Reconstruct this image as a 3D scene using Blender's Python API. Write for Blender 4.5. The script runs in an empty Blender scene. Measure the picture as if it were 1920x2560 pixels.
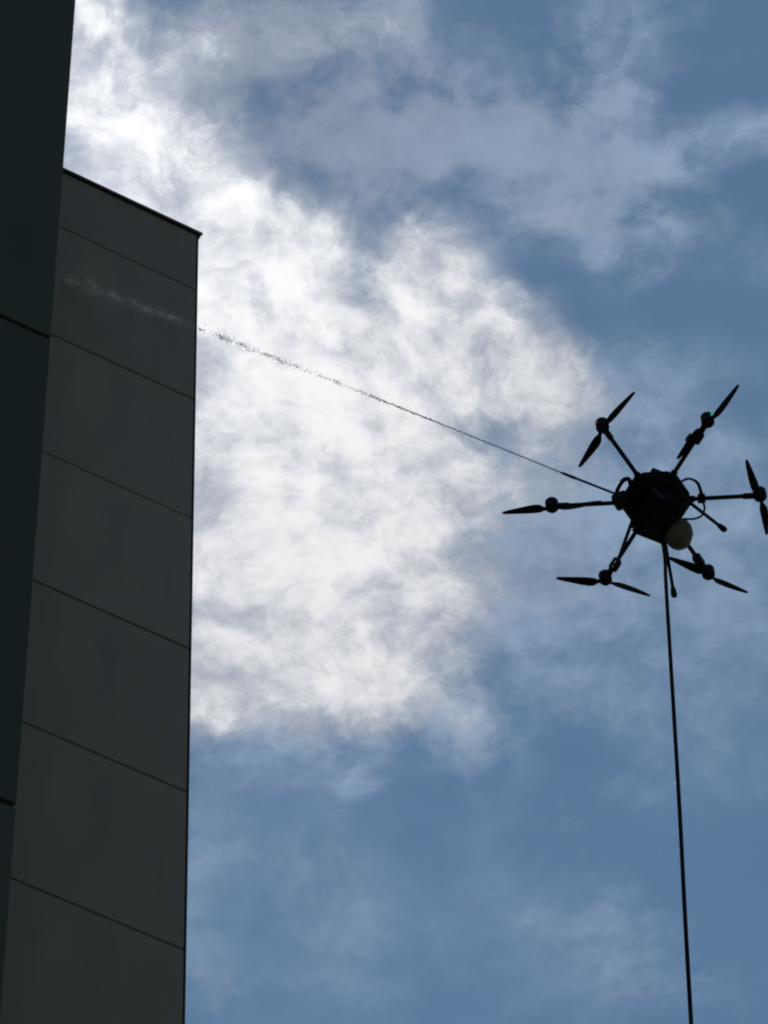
import bpy, bmesh, math, random
from mathutils import Vector, Matrix

R = math.radians
S = bpy.context.scene
COL = S.collection
random.seed(7)

# ------------------------------------------------------------------ camera
PITCH, ROLL, FOCAL_PX = R(57.516), R(2.972), 10829.5
cam_data = bpy.data.cameras.new('camera')
cam = bpy.data.objects.new('camera', cam_data)
COL.objects.link(cam)
fwd = Vector((0, math.cos(PITCH), math.sin(PITCH)))
up0 = Vector((0, -math.sin(PITCH), math.cos(PITCH)))
rt0 = Vector((1, 0, 0))
cx = math.cos(ROLL) * rt0 - math.sin(ROLL) * up0
cy = math.sin(ROLL) * rt0 + math.cos(ROLL) * up0
cam.matrix_world = Matrix(((cx.x, cy.x, -fwd.x, 0), (cx.y, cy.y, -fwd.y, 0),
                           (cx.z, cy.z, -fwd.z, 1.6), (0, 0, 0, 1)))
cam_data.sensor_fit = 'VERTICAL'
cam_data.sensor_height = 36.0
cam_data.lens = FOCAL_PX / 2560 * 36.0
cam_data.clip_end = 5000
S.camera = cam

# ------------------------------------------------------------------ view
vs = S.view_settings
S.display_settings.display_device = 'sRGB'
vs.view_transform = 'Standard'
vs.look = 'None'
vs.gamma = 1.0
vs.use_curve_mapping = False
vs.exposure = 0.0
S.cycles.filter_width = 2.1
S.cycles.use_adaptive_sampling = True
S.cycles.adaptive_threshold = 0.02
S.cycles.max_bounces = 5
S.cycles.diffuse_bounces = 3
S.cycles.glossy_bounces = 2
S.cycles.transmission_bounces = 4

# ------------------------------------------------------------------ sun
SUN_EL, SUN_AZ = R(63.2), R(-9.5)          # azimuth from +Y towards +X; the sun stands behind the tower
sun_dir = Vector((math.sin(SUN_AZ) * math.cos(SUN_EL), math.cos(SUN_AZ) * math.cos(SUN_EL), math.sin(SUN_EL)))
sl = bpy.data.lights.new('sun', 'SUN')
sl.energy = 3.0
sl.angle = R(0.5)
sl.color = (1.0, 0.955, 0.88)
sun = bpy.data.objects.new('sun', sl)
sun.rotation_euler = (-sun_dir).to_track_quat('-Z', 'Y').to_euler()
sun.location = (0, 0, 80)
COL.objects.link(sun)

# ------------------------------------------------------------------ sky with a layer of broken cloud
# ellipses on a cloud layer at unit height: x, y, rotation, half axes, weight
# <clouds>
CLOUD_BANK = [
    (-0.0715, 0.4915, 96, 0.0375, 0.0235, 0.95), (-0.0606, 0.5244, 97, 0.0328, 0.028, 0.9), (-0.0404, 0.5493, -126, 0.031, 0.0262, 0.9),
    (-0.0271, 0.5744, -135, 0.0353, 0.0308, 0.85), (-0.0359, 0.6139, 92, 0.0458, 0.0455, 1.0), (-0.0364, 0.6594, -175, 0.0509, 0.0477, 1.0),
    (-0.0135, 0.6001, 92, 0.0414, 0.0312, 0.65), (-0.0145, 0.6423, 92, 0.0443, 0.0329, 0.9), (0.0206, 0.5809, -131, 0.0344, 0.0229, 0.95),
    (0.0428, 0.5922, -129, 0.0235, 0.0137, 0.6), (0.0174, 0.5527, 123, 0.0167, 0.0148, 0.45), (-0.0052, 0.6787, -172, 0.0313, 0.0283, 0.6),
    (-0.0517, 0.6894, 94, 0.0191, 0.0168, 0.55), (-0.0127, 0.6946, -171, 0.0191, 0.0177, 0.5), (0.0152, 0.7032, -139, 0.0167, 0.013, 0.5),
    (0.0222, 0.6277, 90, 0.0437, 0.0316, 0.68), (-0.0334, 0.7029, -176, 0.0169, 0.0124, 0.38), (-0.0282, 0.4871, 178, 0.0184, 0.0181, 0.22),
    (-0.013, 0.5097, -145, 0.0274, 0.0225, 0.16), (0.0065, 0.4891, -175, 0.0153, 0.0124, 0.3), (0.048, 0.5498, -161, 0.0127, 0.0119, 0.2),
    (-0.066, 0.5538, 98, 0.0301, 0.0263, 0.5), (0.0587, 0.5994, -128, 0.0131, 0.008, 0.35), (-0.0007, 0.568, 92, 0.0134, 0.0095, -0.7),
    (-0.0027, 0.554, 90, 0.0084, 0.0074, -0.2), (-0.0383, 0.7005, 93, 0.0096, 0.0079, -0.3), (-0.0229, 0.6967, 92, 0.0082, 0.0056, -0.25),
    (0.025, 0.6087, -172, 0.0119, 0.0101, -0.3), (0.0379, 0.6133, -169, 0.0141, 0.0127, -0.2), (-0.0333, 0.721, -176, 0.0568, 0.014, -0.35),
    (0.0137, 0.5382, -168, 0.0126, 0.0118, -0.25), (-0.0183, 0.5304, 90, 0.0129, 0.0125, -0.3),
]
CLOUD_VEIL = [
    (-0.0255, 0.4941, -177, 0.043, 0.0364, 0.75), (-0.0032, 0.5196, 79, 0.0349, 0.0342, 0.65), (0.0154, 0.4965, 92, 0.0296, 0.0133, 0.35),
    (0.0227, 0.5211, 87, 0.0233, 0.0207, 0.45), (0.0614, 0.5048, 63, 0.0278, 0.0265, 0.75), (0.0588, 0.5338, 88, 0.0307, 0.023, 0.7),
    (0.0712, 0.5511, -153, 0.036, 0.0162, 0.6), (0.0394, 0.5174, -173, 0.0125, 0.0104, 0.75), (0.0975, 0.5231, 160, 0.0197, 0.0105, 0.95),
    (0.0679, 0.563, 89, 0.0158, 0.0095, 0.45), (0.0371, 0.4909, -177, 0.0307, 0.0102, 0.3), (0.0142, 0.5264, -172, 0.0208, 0.0187, 0.4),
    (0.0285, 0.5679, -126, 0.0379, 0.0293, 0.5), (0.0485, 0.6229, -165, 0.046, 0.042, 0.65), (0.0279, 0.6917, -174, 0.0315, 0.0245, 0.42),
    (-0.0326, 0.7085, -176, 0.052, 0.018, 0.55), (0.0216, 0.7147, -174, 0.0182, 0.0139, 0.4), (0.0651, 0.6858, -143, 0.0357, 0.0255, 0.2),
    (-0.013, 0.7251, -174, 0.0103, 0.0084, 0.35), (0.0645, 0.73, -171, 0.0103, 0.0084, 0.25), (0.0661, 0.7835, -126, 0.0199, 0.0143, 0.28),
    (-0.0523, 0.6989, 94, 0.011, 0.0067, 0.5), (-0.0335, 0.7043, 93, 0.011, 0.0068, 0.5), (-0.0252, 0.7089, 93, 0.0097, 0.0068, 0.5),
    (-0.006, 0.7088, 92, 0.0111, 0.0068, 0.5), (0.0194, 0.7118, -144, 0.0095, 0.0066, 0.5), (-0.043, 0.694, 93, 0.0082, 0.0056, -0.3),
    (-0.0006, 0.7029, 91, 0.0083, 0.0056, -0.3), (0.0442, 0.4947, -165, 0.0134, 0.0124, -0.4), (0.084, 0.5154, -150, 0.0158, 0.0148, -0.35),
    (0.1006, 0.5082, 85, 0.0173, 0.0134, -0.5), (0.0762, 0.5757, -151, 0.0289, 0.0153, -0.35), (0.0528, 0.5755, 69, 0.0206, 0.0129, -0.35),
    (0.0059, 0.5028, 92, 0.0137, 0.0093, -0.45), (-0.0257, 0.5136, 93, 0.0127, 0.0093, -0.35), (0.0238, 0.4901, -171, 0.0113, 0.0102, -0.3),
    (0.0242, 0.5388, -134, 0.0177, 0.0134, -0.3),
]
CLOUD_HAZE = [
    (-0.0246, 0.7731, -175, 0.0756, 0.0614, 0.42), (0.0868, 0.6011, -156, 0.0349, 0.0322, 0.3), (0.0806, 0.7157, 86, 0.0362, 0.0272, 0.34),
    (0.0705, 0.8061, -174, 0.0331, 0.021, 0.45), (0.0755, 0.6479, -173, 0.0464, 0.0339, 0.45), (-0.0575, 0.725, 94, 0.0702, 0.0102, 0.3),
    (0.1032, 0.706, 88, 0.0276, 0.0169, 0.25), (0.0965, 0.669, 88, 0.0374, 0.0222, 0.45), (0.0426, 0.7849, -164, 0.0129, 0.0117, 0.25),
    (0.042, 0.6683, -171, 0.0368, 0.0306, 0.5),
]
# </clouds>

SKY_STRENGTH = 0.078
world = bpy.data.worlds.new('World')
S.world = world
world.use_nodes = True
NT = world.node_tree
NT.nodes.clear()


def nd(t, **kw):
    n = NT.nodes.new(t)
    for k, v in kw.items():
        setattr(n, k, v)
    return n


def setin(sock, v):
    if isinstance(v, bpy.types.NodeSocket):
        NT.links.new(v, sock)
    else:
        sock.default_value = v


def math_(op, a, b=0.0, c=None, clamp=False):
    n = nd('ShaderNodeMath', operation=op, use_clamp=clamp)
    setin(n.inputs[0], a)
    setin(n.inputs[1], b)
    if c is not None:
        setin(n.inputs[2], c)
    return n.outputs[0]


def vmath(op, a, b=None, scale=None):
    n = nd('ShaderNodeVectorMath', operation=op)
    setin(n.inputs[0], a)
    if b is not None:
        setin(n.inputs[1], b)
    if scale is not None:
        setin(n.inputs['Scale'], scale)
    return n.outputs['Value'] if op in ('DOT_PRODUCT', 'LENGTH') else n.outputs['Vector']


def noise(vec, scale, detail=6.0, rough=0.55, color=False, dist=0.0, lac=2.0):
    n = nd('ShaderNodeTexNoise')
    n.noise_dimensions = '3D'
    NT.links.new(vec, n.inputs['Vector'])
    n.inputs['Scale'].default_value = scale
    n.inputs['Detail'].default_value = detail
    n.inputs['Roughness'].default_value = rough
    n.inputs['Lacunarity'].default_value = lac
    n.inputs['Distortion'].default_value = dist
    return n.outputs['Color'] if color else n.outputs['Fac']


def smooth(v, lo, hi, a=0.0, b=1.0):
    n = nd('ShaderNodeMapRange', interpolation_type='SMOOTHSTEP')
    setin(n.inputs['Value'], v)
    n.inputs['From Min'].default_value = lo
    n.inputs['From Max'].default_value = hi
    n.inputs['To Min'].default_value = a
    n.inputs['To Max'].default_value = b
    return n.outputs['Result']


def mixc(f, a, b):
    n = nd('ShaderNodeMix', data_type='RGBA')
    setin(n.inputs['Factor'], f)
    setin(n.inputs['A'], a)
    setin(n.inputs['B'], b)
    return n.outputs['Result']


def field(vec, blobs):
    acc = None
    for (x, y, rot, sx, sy, w) in blobs:
        m = nd('ShaderNodeMapping', vector_type='TEXTURE')
        NT.links.new(vec, m.inputs['Vector'])
        m.inputs['Location'].default_value = (x, y, 0)
        m.inputs['Rotation'].default_value = (0, 0, R(rot))
        m.inputs['Scale'].default_value = (sx * 1.45, sy * 1.45, 1)
        g = nd('ShaderNodeTexGradient', gradient_type='SPHERICAL')
        NT.links.new(m.outputs['Vector'], g.inputs['Vector'])
        s = g.outputs['Fac']
        acc = math_('MULTIPLY', s, w * 1.15) if acc is None else math_('MULTIPLY_ADD', s, w * 1.15, acc)
    return acc


tc = nd('ShaderNodeTexCoord')
direction = vmath('NORMALIZE', tc.outputs['Generated'])
sep = nd('ShaderNodeSeparateXYZ')
NT.links.new(direction, sep.inputs[0])
zc = math_('MAXIMUM', sep.outputs['Z'], 0.06)
cmb = nd('ShaderNodeCombineXYZ')
NT.links.new(math_('DIVIDE', sep.outputs['X'], zc), cmb.inputs[0])
NT.links.new(math_('DIVIDE', sep.outputs['Y'], zc), cmb.inputs[1])
P = cmb.outputs[0]

sky = nd('ShaderNodeTexSky', sky_type='NISHITA')
sky.sun_disc = False
sky.sun_elevation = SUN_EL
sky.sun_rotation = SUN_AZ
sky.altitude = 100
sky.air_density = 1.0
sky.dust_density = 0.03
sky.ozone_density = 2.0

# wind-torn domain
w1 = vmath('SUBTRACT', noise(P, 14.0, 2.0, 0.5, color=True), (0.5, 0.5, 0.5))
w2 = vmath('SUBTRACT', noise(P, 55.0, 3.0, 0.55, color=True), (0.5, 0.5, 0.5))
w3 = vmath('SUBTRACT', noise(P, 150.0, 1.0, 0.5, color=True), (0.5, 0.5, 0.5))
PW = vmath('ADD', vmath('ADD', P, vmath('SCALE', w1, scale=0.024)), vmath('SCALE', w2, scale=0.008))
PW = vmath('ADD', PW, vmath('SCALE', w3, scale=0.0035))
flat = vmath('MULTIPLY', PW, (1, 1, 0))

wide = noise(vmath('ADD', P, (3.7, 1.2, 0.4)), 1.3, 3.0, 0.5)       # cloud cover over the whole dome
fine = noise(PW, 38.0, 7.0, 0.66)
fine2 = noise(vmath('ADD', PW, (1.3, 2.1, 0.0)), 44.0, 6.0, 0.60)

bankf = field(flat, CLOUD_BANK)
veilf = field(flat, CLOUD_VEIL)
base = smooth(wide, 0.50, 0.74, 0.0, 0.9)

bankf = math_('MULTIPLY', math_('SUBTRACT', 1.0, math_('EXPONENT', math_('MULTIPLY', bankf, -1.0))), 1.35)   # thick cloud saturates
bank = math_('ADD', bankf, base)
bank = math_('MULTIPLY_ADD', math_('SUBTRACT', fine, 0.5), 1.5, bank)
bank_cov = smooth(bank, 0.05, 1.0)
veil = math_('ADD', veilf, base)
patchy = math_('SUBTRACT', fine2, 0.5)
veil = math_('ADD', math_('MULTIPLY', veil, math_('MULTIPLY_ADD', patchy, 4.4, 1.0)), math_('MULTIPLY', patchy, 0.35))
veil = math_('ADD', veil, math_('MULTIPLY', field(flat, CLOUD_HAZE), math_('MULTIPLY_ADD', patchy, 1.4, 1.0)))
veil = math_('MULTIPLY_ADD', math_('SUBTRACT', noise(vmath('ADD', P, (0.9, 6.1, 0.0)), 13.0, 2.0, 0.5), 0.5), 0.7, veil)
veil_cov = smooth(veil, -0.03, 1.35, 0.0, 0.90)

# the bank is grey-blue where it is thin and white where it is deep; folds: density here against density a little towards the sun
sun_flat = (-0.0045, 0.0065, 0.0)
fold = math_('SUBTRACT', fine, noise(vmath('ADD', PW, sun_flat), 38.0, 2.0, 0.55))
depth = math_('MULTIPLY_ADD', fold, 1.6, bank)
depth = math_('MULTIPLY_ADD', math_('SUBTRACT', noise(vmath('ADD', PW, (5.1, 0.9, 0.0)), 18.0, 2.0, 0.5), 0.5), 1.2, depth)
depth = math_('MULTIPLY_ADD', math_('SUBTRACT', noise(vmath('ADD', PW, (2.3, 4.4, 0.0)), 85.0, 4.0, 0.6), 0.5), 1.5, depth)
white = smooth(depth, 0.25, 1.78)

# forward scattering: cloud near the sun is brighter
cosang = vmath('DOT_PRODUCT', direction, tuple(sun_dir))
ang = math_('ARCCOSINE', math_('MINIMUM', cosang, 0.99999))
glow = math_('EXPONENT', math_('MULTIPLY', math_('MULTIPLY', ang, ang), -1.0 / (2 * 0.075 ** 2)))
lum = math_('MULTIPLY_ADD', glow, 0.28, 0.80)

bank_col = mixc(white, (0.46, 0.50, 0.59, 1), (1.0, 1.01, 1.02, 1))
bank_col = vmath('SCALE', bank_col, scale=lum)
veil_tone = math_('MULTIPLY_ADD', patchy, 0.8, 1.0)
veil_col = vmath('SCALE', mixc(smooth(glow, 0.0, 1.0), (0.255, 0.345, 0.475, 1), (0.245, 0.285, 0.375, 1)), scale=veil_tone)

bg_sky = nd('ShaderNodeBackground')
NT.links.new(vmath('MULTIPLY', sky.outputs[0], (0.88, 1.02, 0.94)), bg_sky.inputs['Color'])
bg_sky.inputs['Strength'].default_value = SKY_STRENGTH
bg_veil = nd('ShaderNodeBackground')
NT.links.new(veil_col, bg_veil.inputs['Color'])
bg_bank = nd('ShaderNodeBackground')
NT.links.new(bank_col, bg_bank.inputs['Color'])
mx1 = nd('ShaderNodeMixShader')
NT.links.new(veil_cov, mx1.inputs[0])
NT.links.new(bg_sky.outputs[0], mx1.inputs[1])
NT.links.new(bg_veil.outputs[0], mx1.inputs[2])
mx2 = nd('ShaderNodeMixShader')
NT.links.new(bank_cov, mx2.inputs[0])
NT.links.new(mx1.outputs[0], mx2.inputs[1])
NT.links.new(bg_bank.outputs[0], mx2.inputs[2])
wo = nd('ShaderNodeOutputWorld')
NT.links.new(mx2.outputs[0], wo.inputs['Surface'])
world.cycles.sampling_method = 'MANUAL'
world.cycles.sample_map_resolution = 512


# ------------------------------------------------------------------ materials
def material(name, color, rough=0.5, metal=0.0, spec=0.5, var=0.0, vscale=6.0, bump=0.0, bscale=80.0, emit=None,
             coat=0.0, stretch=(1, 1, 1)):
    m = bpy.data.materials.new(name)
    m.use_nodes = True
    t = m.node_tree
    b = t.nodes['Principled BSDF']
    b.inputs['Base Color'].default_value = (*color, 1)
    b.inputs['Roughness'].default_value = rough
    b.inputs['Metallic'].default_value = metal
    b.inputs['Specular IOR Level'].default_value = spec
    b.inputs['Coat Weight'].default_value = coat
    if emit:
        b.inputs['Emission Color'].default_value = (*emit[0], 1)
        b.inputs['Emission Strength'].default_value = emit[1]
    co = t.nodes.new('ShaderNodeTexCoord')
    mp = t.nodes.new('ShaderNodeMapping')
    mp.inputs['Scale'].default_value = stretch
    t.links.new(co.outputs['Object'], mp.inputs['Vector'])
    if var:
        n = t.nodes.new('ShaderNodeTexNoise')
        n.inputs['Scale'].default_value = vscale
        n.inputs['Detail'].default_value = 6
        n.inputs['Roughness'].default_value = 0.6
        t.links.new(mp.outputs['Vector'], n.inputs['Vector'])
        r = t.nodes.new('ShaderNodeMapRange')
        r.inputs['From Min'].default_value = 0.25
        r.inputs['From Max'].default_value = 0.75
        r.inputs['To Min'].default_value = 1 - var
        r.inputs['To Max'].default_value = 1 + var
        t.links.new(n.outputs['Fac'], r.inputs['Value'])
        # every piece a touch different
        oi = t.nodes.new('ShaderNodeObjectInfo')
        r2 = t.nodes.new('ShaderNodeMapRange')
        r2.inputs['To Min'].default_value = 1 - var * 0.6
        r2.inputs['To Max'].default_value = 1 + var * 0.6
        t.links.new(oi.outputs['Random'], r2.inputs['Value'])
        mu = t.nodes.new('ShaderNodeMath')
        mu.operation = 'MULTIPLY'
        t.links.new(r.outputs['Result'], mu.inputs[0])
        t.links.new(r2.outputs['Result'], mu.inputs[1])
        sc = t.nodes.new('ShaderNodeVectorMath')
        sc.operation = 'SCALE'
        sc.inputs[0].default_value = color
        t.links.new(mu.outputs[0], sc.inputs['Scale'])
        t.links.new(sc.outputs['Vector'], b.inputs['Base Color'])
        rr = t.nodes.new('ShaderNodeMapRange')
        rr.inputs['To Min'].default_value = max(0.05, rough - 0.12)
        rr.inputs['To Max'].default_value = min(1, rough + 0.12)
        t.links.new(n.outputs['Fac'], rr.inputs['Value'])
        t.links.new(rr.outputs['Result'], b.inputs['Roughness'])
    if bump:
        n2 = t.nodes.new('ShaderNodeTexNoise')
        n2.inputs['Scale'].default_value = bscale
        n2.inputs['Detail'].default_value = 5
        t.links.new(mp.outputs['Vector'], n2.inputs['Vector'])
        bp = t.nodes.new('ShaderNodeBump')
        bp.inputs['Strength'].default_value = bump
        bp.inputs['Distance'].default_value = 0.01
        t.links.new(n2.outputs['Fac'], bp.inputs['Height'])
        t.links.new(bp.outputs['Normal'], b.inputs['Normal'])
    return m


M = {}
M['asphalt'] = material('asphalt', (0.065, 0.064, 0.062), 0.9, var=0.25, vscale=0.6, bump=0.5, bscale=60)
M['panel_grey'] = material('panel_grey', (0.195, 0.167, 0.132), 0.6, spec=0.2, var=0.17, vscale=1.8, bump=0.05, bscale=3, stretch=(1, 1, 0.22))
M['panel_dark'] = material('panel_dark', (0.053, 0.059, 0.048), 0.7, spec=0.08, var=0.14, vscale=1.1, bump=0.05, bscale=3, stretch=(1, 1, 0.35))
M['core'] = material('core', (0.03, 0.03, 0.032), 0.9, spec=0.1, var=0.1)
M['trim'] = material('trim', (0.05, 0.042, 0.036), 0.6, spec=0.3, var=0.1)
M['carbon'] = material('carbon', (0.005, 0.005, 0.007), 0.6, spec=0.12, var=0.2, vscale=30)
M['shell'] = material('shell', (0.004, 0.004, 0.005), 0.7, spec=0.08, var=0.15, vscale=12)
M['rubber'] = material('rubber', (0.005, 0.005, 0.006), 0.75, spec=0.1, var=0.15, vscale=20)
M['alu'] = material('alu', (0.006, 0.006, 0.008), 0.55, spec=0.15, var=0.15, vscale=20)
M['shaded_white_plastic'] = material('shaded_white_plastic', (0.095, 0.086, 0.062), 0.7, spec=0.1, var=0.1, vscale=9, bump=0.1, bscale=30)  # off-white plastic; base darkened to stand in for its unlit underside
M['red_lamp'] = material('red_lamp', (0.4, 0.02, 0.03), 0.3, emit=((1.0, 0.02, 0.08), 0.22))
M['green_lamp'] = material('green_lamp', (0.02, 0.4, 0.2), 0.3, emit=((0.05, 1.0, 0.5), 0.35))


def water_material(name, color, rough, trans):
    m = bpy.data.materials.new(name)
    m.use_nodes = True
    b = m.node_tree.nodes['Principled BSDF']
    n = m.node_tree.nodes.new('ShaderNodeTexNoise')
    n.inputs['Scale'].default_value = 9.0
    co = m.node_tree.nodes.new('ShaderNodeTexCoord')
    m.node_tree.links.new(co.outputs['Object'], n.inputs['Vector'])
    r = m.node_tree.nodes.new('ShaderNodeMapRange')
    r.inputs['To Min'].default_value = rough * 0.6
    r.inputs['To Max'].default_value = rough * 1.4
    m.node_tree.links.new(n.outputs['Fac'], r.inputs['Value'])
    m.node_tree.links.new(r.outputs['Result'], b.inputs['Roughness'])
    b.inputs['Base Color'].default_value = (*color, 1)
    b.inputs['IOR'].default_value = 1.33
    b.inputs['Transmission Weight'].default_value = trans
    return m


M['water'] = water_material('water', (0.55, 0.56, 0.61), 0.2, 0.2)
M['spray'] = water_material('spray', (0.90, 0.86, 0.78), 0.4, 0.0)


# ------------------------------------------------------------------ mesh helpers
class MB:
    def __init__(self):
        self.v, self.f = [], []

    def add(self, verts, faces):
        o = len(self.v)
        self.v += [Vector(p) for p in verts]
        self.f += [tuple(i + o for i in fc) for fc in faces]
        return self

    def box(self, lo, hi, mat=None, bevel=0.0):
        x0, y0, z0 = lo
        x1, y1, z1 = hi
        if bevel:
            b = bevel      # chamfered on all vertical and horizontal edges through three stacked rings
            rings = []
            for z, k in ((z0, b), (z0 + b, 0), (z1 - b, 0), (z1, b)):
                xa, xb, ya, yb = x0 + k, x1 - k, y0 + k, y1 - k
                c = b * 0.8
                rings.append([(xa + c, ya, z), (xb - c, ya, z), (xb, ya + c, z), (xb, yb - c, z),
                              (xb - c, yb, z), (xa + c, yb, z), (xa, yb - c, z), (xa, ya + c, z)])
            vs_ = [p for r in rings for p in r]
            fs = [tuple(range(7, -1, -1)), tuple(range(24, 32))]
            for k in range(3):
                for i in range(8):
                    j = (i + 1) % 8
                    fs.append((k * 8 + i, k * 8 + j, k * 8 + 8 + j, k * 8 + 8 + i))
        else:
            vs_ = [(x0, y0, z0), (x1, y0, z0), (x1, y1, z0), (x0, y1, z0), (x0, y0, z1), (x1, y0, z1), (x1, y1, z1), (x0, y1, z1)]
            fs = [(3, 2, 1, 0), (4, 5, 6, 7), (0, 1, 5, 4), (1, 2, 6, 5), (2, 3, 7, 6), (3, 0, 4, 7)]
        if mat is not None:
            vs_ = [mat @ Vector(p) for p in vs_]
        return self.add(vs_, fs)

    def tube(self, pts, rad, seg=12, cap=True):
        pts = [Vector(p) for p in pts]
        n = len(pts)
        rads = rad if isinstance(rad, (list, tuple)) else [rad] * n
        ref = None
        verts, faces = [], []
        for i, p in enumerate(pts):
            t = (pts[min(i + 1, n - 1)] - pts[max(i - 1, 0)]).normalized()
            if ref is None:
                a = Vector((0, 0, 1)) if abs(t.z) < 0.9 else Vector((1, 0, 0))
                ref = (a - t * a.dot(t)).normalized()
            else:
                ref = (ref - t * ref.dot(t)).normalized()
            bi = t.cross(ref)
            for k in range(seg):
                an = 2 * math.pi * k / seg
                verts.append(p + (ref * math.cos(an) + bi * math.sin(an)) * rads[i])
        for i in range(n - 1):
            for k in range(seg):
                j = (k + 1) % seg
                faces.append((i * seg + k, i * seg + j, (i + 1) * seg + j, (i + 1) * seg + k))
        if cap:
            faces.append(tuple(range(seg - 1, -1, -1)))
            faces.append(tuple(range((n - 1) * seg, n * seg)))
        return self.add(verts, faces)

    def prism(self, rings):
        """rings: list of equally long vertex loops, closed at both ends"""
        k = len(rings[0])
        verts = [p for r in rings for p in r]
        faces = [tuple(range(k - 1, -1, -1)), tuple(range((len(rings) - 1) * k, len(rings) * k))]
        for i in range(len(rings) - 1):
            for a in range(k):
                b = (a + 1) % k
                faces.append((i * k + a, i * k + b, (i + 1) * k + b, (i + 1) * k + a))
        return self.add(verts, faces)

    def lathe(self, prof, seg=20, mat=None):
        """profile of (radius, z) pairs turned about z"""
        rings = []
        for r, z in prof:
            ring = [Vector((r * math.cos(2 * math.pi * k / seg), r * math.sin(2 * math.pi * k / seg), z)) for k in range(seg)]
            rings.append([mat @ p for p in ring] if mat is not None else ring)
        return self.prism(rings)

    def build(self, name, mat, parent=None, smooth=True, label=None, angle=35, loc=None):
        me = bpy.data.meshes.new(name)
        me.from_pydata([tuple(p) for p in self.v], [], self.f)
        me.update()
        bm = bmesh.new()
        bm.from_mesh(me)
        bmesh.ops.recalc_face_normals(bm, faces=bm.faces)
        bm.to_mesh(me)
        bm.free()
        me.materials.append(M[mat])
        if smooth:
            me.shade_smooth()
            me.set_sharp_from_angle(angle=R(angle))
        o = bpy.data.objects.new(name, me)
        COL.objects.link(o)
        if parent is not None:
            o.parent = parent
        if loc is not None:
            o.location = loc
        if label:
            o['label'] = label
        return o


def empty(name, loc, rz=0.0):
    o = bpy.data.objects.new(name, None)
    o.empty_display_size = 0.2
    o.location = loc
    o.rotation_euler = (0, 0, rz)
    COL.objects.link(o)
    return o


def tag(o, label, cat=None, group=None, kind=None):
    o['label'] = label
    if cat:
        o['category'] = cat
    if group:
        o['group'] = group
    if kind:
        o['kind'] = kind
    return o


def spline(pts, per=10):
    pts = [Vector(p) for p in pts]
    ext = [pts[0] * 2 - pts[1]] + pts + [pts[-1] * 2 - pts[-2]]
    out = []
    for i in range(1, len(ext) - 2):
        a, b, c, d = ext[i - 1:i + 3]
        for k in range(per):
            t = k / per
            out.append(0.5 * ((2 * b) + (c - a) * t + (2 * a - 5 * b + 4 * c - d) * t * t + (3 * b - a - 3 * c + d) * t ** 3))
    out.append(pts[-1])
    return out


# ------------------------------------------------------------------ ground
g = MB()
n_g = 24
ext = 1500.0
gv = [(-ext + 2 * ext * i / n_g, -ext + 2 * ext * j / n_g, 0) for j in range(n_g + 1) for i in range(n_g + 1)]
gf = [(j * (n_g + 1) + i, j * (n_g + 1) + i + 1, (j + 1) * (n_g + 1) + i + 1, (j + 1) * (n_g + 1) + i) for j in range(n_g) for i in range(n_g)]
ground = g.add(gv, gf).build('ground', 'asphalt', smooth=False)
ground['kind'] = 'structure'

# ------------------------------------------------------------------ building
# local frame: x along the facade, y into the building, z up; the origin is the foot of the outer corner of the lower wing
bld = empty('panelled_tower', (-1.678, 20.503, 0.0), R(31.646))
tag(bld, 'tall windowless dark grey tower clad in large flat panels with a lower wing', 'building')

WING_TOP, ROW, J0, GAP = 39.03, 2.041, 37.93, 0.019
wing = MB().box((-11.0, 0.05, 0.0), (-0.05, 14.0, WING_TOP)).build('wing_wall', 'core', bld, smooth=False,
                                                                 label='lower wing wall of mid grey panels under a dark coping')
seg_z = [J0 - ROW * k for k in range(0, 19)]
edges = [(J0, WING_TOP)] + [(seg_z[k + 1], seg_z[k]) for k in range(len(seg_z) - 1)] + [(0.05, seg_z[-1])]
shared = {}


def panel(w, h, th, mat, bev=0.008):
    key = (round(w, 3), round(h, 3), mat)
    if key not in shared:
        o = MB().box((0, 0, 0), (w, th, h), bevel=bev).build('panel', mat, None, smooth=False)
        shared[key] = o.data
        COL.objects.unlink(o)
        bpy.data.objects.remove(o)
    return shared[key]


for col in range(2):
    xa = -0.012 - 2.9 * (col + 1) + (GAP / 2)
    for (za, zb) in edges:
        o = bpy.data.objects.new('panel', panel(2.9 - GAP, zb - za - GAP, 0.04, 'panel_grey'))
        COL.objects.link(o)
        o.parent = wing
        o.location = (xa, 0.0 + random.uniform(-0.002, 0.002), za + GAP / 2)

trim = MB().box((-0.013, -0.002, 0.0), (0.0, 0.30, WING_TOP - 0.003), bevel=0.006).build('corner_trim', 'trim', bld, smooth=False)
cop = MB()
cop.box((-11.0, -0.022, WING_TOP + 0.002), (0.024, 14.03, WING_TOP + 0.042), bevel=0.008)
cop.box((-11.0, -0.030, WING_TOP - 0.012), (0.028, -0.023, WING_TOP + 0.034))
cop.build('coping', 'trim', bld, smooth=False)

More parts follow.
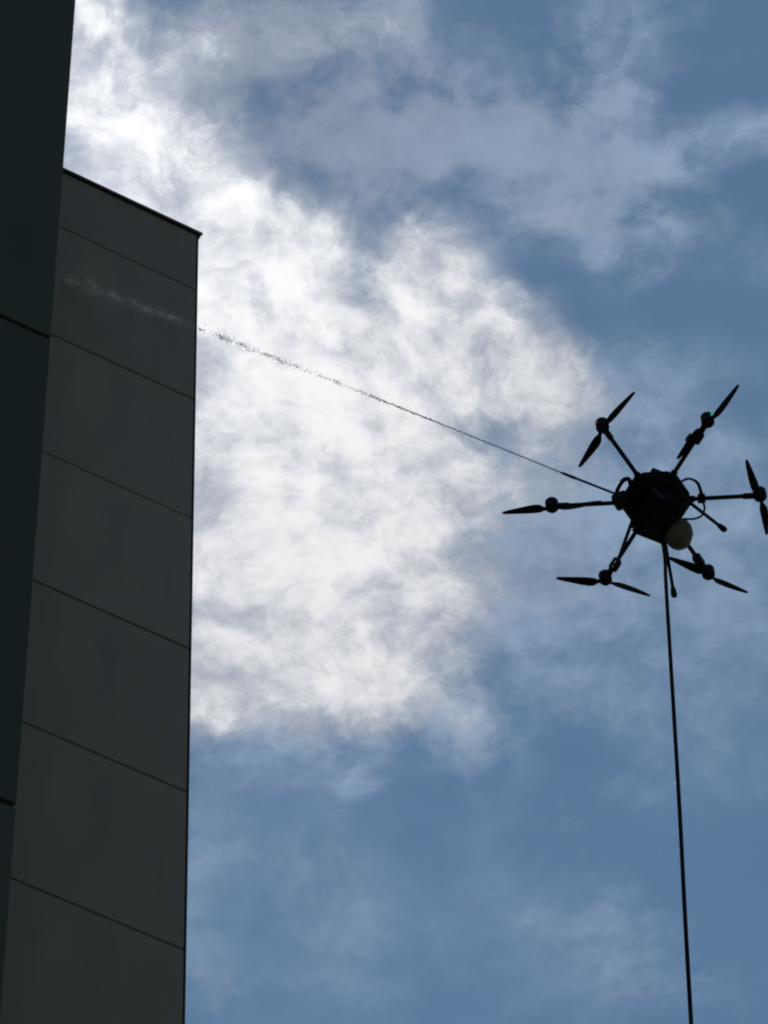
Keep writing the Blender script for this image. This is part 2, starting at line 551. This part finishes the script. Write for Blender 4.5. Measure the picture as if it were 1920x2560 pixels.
SLAB_X, SLAB_Y, SLAB_TOP = -2.005, -1.2, 46.97
slab = MB().box((-14.0, SLAB_Y + 0.06, 0.0), (SLAB_X - 0.012, 0.0, SLAB_TOP)).build('front_slab', 'core', bld, smooth=False,
                                                                   label='taller near-black slab standing in front of the wing')
zs = [33.57 + 6.7 * k for k in range(-5, 3)] + [SLAB_TOP]
zs = [0.05] + [z for z in zs if z > 0.5]
SG = 0.06
for col in range(3):
    xb = SLAB_X - 3.9 * col
    for k in range(len(zs) - 1):
        o = bpy.data.objects.new('panel', panel(3.9 - 0.03, zs[k + 1] - zs[k] - SG, 0.05, 'panel_dark'))
        COL.objects.link(o)
        o.parent = slab
        o.location = (xb - 3.9 + 0.03, SLAB_Y, zs[k] + SG / 2)
MB().box((-14.0, SLAB_Y - 0.04, SLAB_TOP + 0.002), (SLAB_X + 0.04, 0.04, SLAB_TOP + 0.12), bevel=0.01).build('coping', 'trim', bld, smooth=False)

# ------------------------------------------------------------------ drone
HUB = Vector((2.2578, 19.3167, 31.8947))          # centre of the arm plane
FOOT_Z = -0.735
drone = empty('cleaning_drone', HUB + Vector((0.05, 0, FOOT_Z)))
tag(drone, 'black six-armed facade-washing drone hovering with its landing legs down', 'drone')


def L(x, y, z):
    """hub coordinates (y towards the viewer) to the drone's own frame, whose origin lies at its feet"""
    return Vector((x - 0.05, -y, z - FOOT_Z))


def ring(pts, z):
    return [L(x, y, z) for x, y in pts]


def ngon(r, n, a0=0.0):
    return [(r * math.cos(2 * math.pi * k / n + a0), r * math.sin(2 * math.pi * k / n + a0)) for k in range(n)]


# hub: hexagonal shell with chamfered rims and two clamp plates
hexa = lambda r: [p for k in range(6) for p in (
    (r * math.cos(R(60 * k - 9)), r * math.sin(R(60 * k - 9))), (r * math.cos(R(60 * k + 9)), r * math.sin(R(60 * k + 9))))]
hub = MB().prism([ring(hexa(0.235), -0.11), ring(hexa(0.262), -0.085), ring(hexa(0.272), -0.03), ring(hexa(0.275), 0.03),
                  ring(hexa(0.25), 0.06), ring(hexa(0.20), 0.085)]).build('hub', 'shell', drone)
MB().prism([ring(hexa(0.283), -0.034), ring(hexa(0.285), -0.030), ring(hexa(0.285), -0.024), ring(hexa(0.283), -0.020)]).build('clamp_plate', 'carbon', hub)
MB().prism([ring(hexa(0.283), 0.020), ring(hexa(0.285), 0.024), ring(hexa(0.285), 0.030), ring(hexa(0.283), 0.034)]).build('clamp_plate', 'carbon', hub)

AX = R(28)
rot = Matrix.Translation(L(0, 0, 0)) @ Matrix.Rotation(AX, 4, 'Z') @ Matrix.Scale(-1, 4, (0, 1, 0))
MB().box((-0.125, -0.20, 0.07), (0.125, 0.205, 0.155), rot, bevel=0.012).build('battery', 'shell', drone)
bt = MB().box((-0.135, -0.205, -0.31), (0.135, 0.20, -0.10), rot, bevel=0.02).build('pump_case', 'shell', drone)
rib = MB()
for zz in (-0.26, -0.21, -0.16):
    rib.box((-0.141, -0.211, zz), (0.141, 0.206, zz + 0.012), rot, bevel=0.004)
rib.build('rib_band', 'rubber', bt, smooth=False)
MB().box((-0.10, -0.12, -0.345), (0.10, 0.10, -0.305), rot, bevel=0.012).build('base_plate', 'carbon', bt)

# pale dome hanging beside the pump case
DC = L(0.162, -0.128, -0.328)
prof = [(0.012, -0.140), (0.045, -0.134), (0.075, -0.116), (0.097, -0.088), (0.109, -0.050), (0.113, -0.010), (0.112, 0.03),
        (0.104, 0.070), (0.086, 0.104), (0.058, 0.128), (0.03, 0.138), (0.01, 0.14)]
tilt = Matrix.Translation(DC) @ Matrix.Rotation(R(8), 4, 'Y') @ Matrix.Rotation(R(10), 4, 'X')
dome = MB().lathe(prof, 28, tilt).build('pale_tank', 'shaded_white_plastic', drone, angle=60, label='round cream plastic tank with shade put into its colour')
MB().lathe([(0.1125, 0.008), (0.1160, 0.010), (0.1160, 0.018), (0.1125, 0.020)], 28, tilt).build('seam_band', 'shaded_white_plastic', dome)
MB().lathe([(0.028, 0.12), (0.030, 0.125), (0.030, 0.165), (0.022, 0.170)], 16, tilt).build('cap', 'rubber', dome)
MB().tube([L(0.10, -0.09, -0.18), L(0.15, -0.12, -0.15), L(0.155, -0.125, -0.17)], 0.012, 8).build('tank_bracket', 'carbon', dome)

# arms, motors, propellers
ARM_R = 0.864
PROPS = [  # arm angle, blade angles, blade length, lamp
    (0, (110, 281), 0.385, None),
    (60, (57, 237), 0.425, 'green_lamp'),
    (120, (53, 244), 0.42, 'red_lamp'),
    (180, (188, 8), 0.415, None),
    (240, (176.5, 336), 0.415, None),
    (300, (154, 332), 0.39, None)]


def make_blade(prop, org, ang, length, hand):
    """a folding propeller blade: narrow root, wide shoulder, long taper, twisted along its length"""
    st = [(0.035, 0.013, 0.010, 8), (0.07, 0.020, 0.009, 16), (0.10, 0.034, 0.008, 22), (0.145, 0.037, 0.007, 21),
          (0.20, 0.034, 0.006, 18), (0.27, 0.028, 0.005, 14), (0.34, 0.021, 0.004, 11), (0.39, 0.015, 0.003, 9), (0.413, 0.009, 0.002, 8)]
    k = length / 0.413
    rings = []
    for (r, hc, th, tw) in st:
        r *= k
        sh = hc * 0.35 if r > 0.06 else 0.0
        prof = [(-hc + sh, 0), (-hc * 0.4 + sh, th * 0.8), (hc * 0.3 + sh, th), (hc * 0.8 + sh, th * 0.55), (hc + sh, 0),
                (hc * 0.3 + sh, -th * 0.5), (-hc * 0.4 + sh, -th * 0.3)]
        ct, stw = math.cos(R(tw)), math.sin(R(tw)) * hand
        ring_ = []
        for (c, t) in prof:
            ring_.append(Vector((r, (c * ct) * hand, c * stw + t + 0.024 * (r / 0.41))))
        if hand < 0:
            ring_.reverse()
        rings.append(ring_)
    m = Matrix.Translation(org) @ Matrix.Rotation(R(ang), 4, 'Z')
    b = MB().prism([[m @ p for p in rg] for rg in rings])
    return b.build('blade', 'carbon', prop, angle=50)


for i, (a, blades, bl, lamp) in enumerate(PROPS):
    a, blades = -a, [3.0 - k for k in blades]
    u = Vector((math.cos(R(a)), math.sin(R(a)), 0))
    v = Vector((u.y, -u.x, 0))
    O = L(0, 0, 0)
    arm = MB().tube([O + u * 0.20, O + u * (ARM_R - 0.02)], 0.0185, 14).build('arm', 'carbon', drone)
    MB().tube([O + u * 0.245, O + u * 0.25, O + u * 0.315, O + u * 0.325], [0.024, 0.029, 0.029, 0.022], 14).build('arm_clamp', 'alu', arm)
    MB().tube([O + u * (ARM_R - 0.145), O + u * (ARM_R - 0.135), O + u * (ARM_R - 0.05), O + u * (ARM_R + 0.02)],
              [0.021, 0.026, 0.027, 0.030], 14).build('sleeve', 'alu', arm)
    mo = Matrix.Translation(O + u * ARM_R)
    motor = MB().lathe([(0.014, -0.042), (0.020, -0.030), (0.050, -0.027), (0.056, -0.020), (0.056, 0.006), (0.049, 0.010), (0.049, 0.030),
                        (0.056, 0.034), (0.056, 0.058), (0.048, 0.068), (0.020, 0.074)], 22, mo).build('motor', 'alu', arm)
    if i in (1, 4, 5):      # speed controller box under the arm, close to the motor
        q = Matrix.Translation(O + u * (ARM_R - 0.16)) @ Matrix.Rotation(R(a), 4, 'Z')
        MB().box((-0.06, -0.036, -0.05), (0.05, 0.036, 0.03), q, bevel=0.014).build('speed_controller', 'alu', arm)
    if i == 1:
        q = Matrix.Translation(O + u * (ARM_R - 0.20) + v * 0.055) @ Matrix.Rotation(R(a), 4, 'Z') @ Matrix.Scale(-1, 4, (0, 1, 0))
        MB().box((-0.045, -0.03, -0.02), (0.0, 0.02, 0.02), q, bevel=0.006).box((0.0, 0.0, -0.014), (0.03, 0.018, 0.014), q, bevel=0.004).build('hose_clip', 'rubber', arm)
    if lamp:
        lp = O + u * (ARM_R + 0.046) + (Vector((-0.028, 0, 0)) if lamp == 'red_lamp' else Vector((0.012, -0.016, 0))) + Vector((0, 0, 0.012))
        prof2 = [(0.003, -0.010), (0.008, -0.007), (0.0105, 0.0), (0.008, 0.007), (0.003, 0.010)]
        MB().lathe(prof2, 12, Matrix.Translation(lp)).build('lamp', lamp, arm, label=('small lit red lamp' if lamp == 'red_lamp' else 'small lit green lamp'))
    hb = O + u * ARM_R + Vector((0, 0, -0.040))
    prop = MB().lathe([(0.022, -0.010), (0.040, -0.008), (0.042, 0.004), (0.034, 0.012), (0.012, 0.016)], 18, Matrix.Translation(hb)).build('propeller', 'alu', drone)
    hand = 1 if i % 2 else -1
    for ba in blades:
        make_blade(prop, hb, ba, bl, hand)

# landing legs
LEGS = [((0.045, -0.205, -0.12), (0.086, -0.467, FOOT_Z)), ((0.20, 0.10, -0.10), (0.50, 0.156, FOOT_Z)),
        ((-0.205, -0.10, -0.12), (-0.393, -0.16, FOOT_Z)), ((-0.04, 0.20, -0.12), (0.021, 0.463, FOOT_Z))]
for (t, ft) in LEGS:
    a, b = L(*t), L(*ft)
    dv = b - a
    leg = MB().tube([a, b], [0.016, 0.014], 12).build('landing_leg', 'carbon', drone)
    MB().tube([a + dv * 0.87, a + dv * 0.885, a + dv * 0.97, b + dv * 0.004], [0.017, 0.021, 0.027, 0.024], 12).build('foot', 'rubber', leg)

# cables looping out of the hub, and the carrying handle
MB().tube(spline([L(0.20, 0.17, 0.0), L(0.27, 0.195, 0.01), L(0.345, 0.155, 0.01), L(0.380, 0.06, 0.0), L(0.388, -0.01, -0.025),
                  L(0.40, -0.08, -0.03), L(0.375, -0.150, -0.03), L(0.31, -0.178, -0.03), L(0.22, -0.16, -0.05)], 8), 0.0095, 8).build('cable', 'rubber', drone)
MB().tube(spline([L(0.21, 0.16, 0.02), L(0.28, 0.183, 0.02), L(0.34, 0.140, 0.02), L(0.366, 0.06, 0.01), L(0.372, 0.0, -0.02)], 8), 0.007, 8).build('cable', 'rubber', drone)
MB().box((0.345, -0.036, -0.03), (0.41, 0.036, 0.03), Matrix.Translation(L(0, 0, 0)), bevel=0.01).build('cable_clamp', 'rubber', drone)
MB().tube(spline([L(-0.25, 0.02, 0.0), L(-0.315, 0.055, 0.01), L(-0.315, 0.12, 0.02), L(-0.268, 0.20, 0.025), L(-0.222, 0.212, 0.02),
                  L(-0.205, 0.16, 0.01), L(-0.17, 0.10, 0.0)], 8), 0.019, 10).build('handle', 'carbon', drone)

# spray lance: points along the jet
LB, LE = Vector((-0.26, 0.103, -0.089)), Vector((-0.754, 0.0499, 0.4324))
lb, le = L(*LB), L(*LE)
dv = le - lb
lance = MB().tube([lb, lb + dv * 0.78, lb + dv * 0.80, le], [0.0105, 0.0105, 0.0115, 0.0095], 12).build('spray_lance', 'alu', drone)
MB().tube([lb + dv * 0.78, lb + dv * 0.80, lb + dv * 0.97, le + dv * 0.02], [0.011, 0.0135, 0.0115, 0.007], 12).build('nozzle', 'alu', lance)
q = Matrix.Translation(L(-0.285, 0.04, -0.03)) @ Matrix.Rotation(R(-25), 4, 'Z')
MB().box((-0.07, -0.07, -0.06), (0.06, 0.06, 0.05), q, bevel=0.02).build('lance_bracket', 'alu', drone)

# ------------------------------------------------------------------ hose hanging from the drone
hose_top = HUB + Vector((0.025, 0.20, -0.30))
hp = [hose_top, Vector((2.262, 19.36, 31.05)), Vector((2.226, 19.30, 30.45)), Vector((2.08, 19.165, 27.6)), Vector((1.938, 19.1667, 24.914)),
      Vector((1.60, 19.1, 18.0)), Vector((1.25, 18.9, 10.0)), Vector((1.0, 18.5, 3.0)), Vector((0.9, 17.9, 0.35)), Vector((0.7, 17.0, 0.015)),
      Vector((-0.6, 15.2, 0.015)), Vector((-3.0, 14.3, 0.015)), Vector((-6.0, 14.8, 0.015))]
hose_pts = spline(hp, 14)
hose = MB().tube([p - hp[9] for p in hose_pts], 0.0158, 12).build('water_hose', 'rubber', None, loc=hp[9])
tag(hose, 'long thin black hose hanging straight down from the drone', 'hose')
cpl = MB().tube([hose_top - hp[9] + Vector((0, 0, 0.03)), hose_top - hp[9], hp[1] * 0.12 + hose_top * 0.88 - hp[9]], [0.02, 0.022, 0.019], 12).build('coupling', 'alu', hose)

# ------------------------------------------------------------------ water jet
JET0 = Vector((LE.x, -LE.y, LE.z))
jet = empty('water_jet', HUB + JET0)
tag(jet, 'thin jet of water breaking into drops between the drone and the tower', 'water')
J_END = Vector((-5.135, 0.41, 5.06)) - JET0
SAG = 0.10
rnd = random.Random(11)


def jet_pt(t):
    p = J_END * t
    p.z += SAG * 4 * t * (1 - t) * 0.35
    return p


n = 150
pts, rad = [], []
T_BREAK = 0.36
for i in range(n + 1):
    t = T_BREAK * i / n
    w = i / n
    p = jet_pt(t) + Vector((rnd.gauss(0, 1), rnd.gauss(0, 1), rnd.gauss(0, 1))) * 0.0035 * w
    pts.append(p)
    pulse = 0.5 + 0.5 * math.sin(i * 0.9 + 3 * math.sin(i * 0.23))
    rad.append(0.0062 * (1 - 0.15 * w) * (1 - w * 0.65 * pulse * rnd.uniform(0.4, 1.1)))
MB().tube(pts, rad, 8).build('stream', 'water', jet, angle=80)

OCT = [(1, 0, 0), (-1, 0, 0), (0, 1, 0), (0, -1, 0), (0, 0, 1), (0, 0, -1)]
t_ico = (1 + 5 ** 0.5) / 2
ICO_V = [Vector(p).normalized() for p in ((-1, t_ico, 0), (1, t_ico, 0), (-1, -t_ico, 0), (1, -t_ico, 0), (0, -1, t_ico), (0, 1, t_ico),
                                          (0, -1, -t_ico), (0, 1, -t_ico), (t_ico, 0, -1), (t_ico, 0, 1), (-t_ico, 0, -1), (-t_ico, 0, 1))]
ICO_F = [(0, 11, 5), (0, 5, 1), (0, 1, 7), (0, 7, 10), (0, 10, 11), (1, 5, 9), (5, 11, 4), (11, 10, 2), (10, 7, 6), (7, 1, 8),
         (3, 9, 4), (3, 4, 2), (3, 2, 6), (3, 6, 8), (3, 8, 9), (4, 9, 5), (2, 4, 11), (6, 2, 10), (8, 6, 7), (9, 8, 1)]
jd = J_END.normalized()
drops = MB()
mist = MB()


def drop(p, r, stretch, to=None):
    rr = [rnd.uniform(0.8, 1.2) * r for _ in range(3)]
    vs_ = []
    for q in ICO_V:
        w = Vector((q.x * rr[0], q.y * rr[1], q.z * rr[2]))
        w += jd * (w.dot(jd)) * (stretch - 1)
        vs_.append(p + w)
    (to or drops).add(vs_, ICO_F)


# clumps that run along the jet, thinning out and spreading towards the wall
t = 0.24
while t < 0.985:
    k = (t - 0.24) / 0.74
    cluster = jet_pt(t) + Vector((rnd.gauss(0, 1), rnd.gauss(0, 1), rnd.gauss(0, 1))) * (0.003 + 0.022 * k * k)
    nb = rnd.randint(5, 10) if k < 0.35 else rnd.randint(8, 36)
    spread = 0.005 + 0.016 * k
    for _ in range(nb):
        o3 = Vector((rnd.gauss(0, 1), rnd.gauss(0, 1), rnd.gauss(0, 1))) * spread + jd * rnd.gauss(0, 0.016 + 0.026 * k)
        drop(cluster + o3, rnd.uniform(0.0014, 0.0042), rnd.uniform(1.2, 2.4 - k))
    t += rnd.uniform(0.002, 0.007 + 0.014 * k)
# fine spray about the far end of the jet, gathered in puffs
PUFFS = [(0.70, 50), (0.725, 60), (0.742, 90), (0.758, 170), (0.769, 330), (0.786, 150), (0.812, 300), (0.820, 420), (0.842, 130), (0.858, 120),
         (0.879, 420), (0.888, 520), (0.899, 380), (0.915, 130), (0.930, 300), (0.945, 560), (0.955, 240), (0.972, 220), (0.984, 520)]
for (tp, num) in PUFFS:
    k = max(0.0, (tp - 0.72) / 0.27)
    off = Vector((rnd.gauss(0, 1), rnd.gauss(0, 1), rnd.gauss(0, 1))) * (0.006 + 0.020 * k)
    s = rnd.uniform(0.010, 0.018) + 0.016 * k
    for _ in range(num):
        t = min(0.993, rnd.gauss(tp, rnd.uniform(0.002, 0.006)))
        w = abs(rnd.gauss(0, 1)) ** 1.4
        q = Vector((rnd.gauss(0, 1), rnd.gauss(0, 1), rnd.gauss(-0.1, 1))).normalized()
        drop(jet_pt(t) + off + q * (s * w), rnd.uniform(0.0010, 0.0034), rnd.uniform(1.0, 1.8), mist if t > 0.742 else drops)
for _ in range(3000):
    t = 0.735 + 0.258 * rnd.random()
    k = (t - 0.735) / 0.26
    p = jet_pt(t) + Vector((rnd.gauss(0, 1), rnd.gauss(0, 1), rnd.gauss(-0.4, 1))) * (0.016 + 0.07 * k)
    drop(p, rnd.uniform(0.0008, 0.0020), rnd.uniform(1.0, 1.6), mist)
dob = drops.build('droplets', 'water', jet, angle=80)
dob['kind'] = 'stuff'
mob = mist.build('spray', 'spray', jet, angle=80, label='pale puffs of fine spray against the wall')
mob['kind'] = 'stuff'
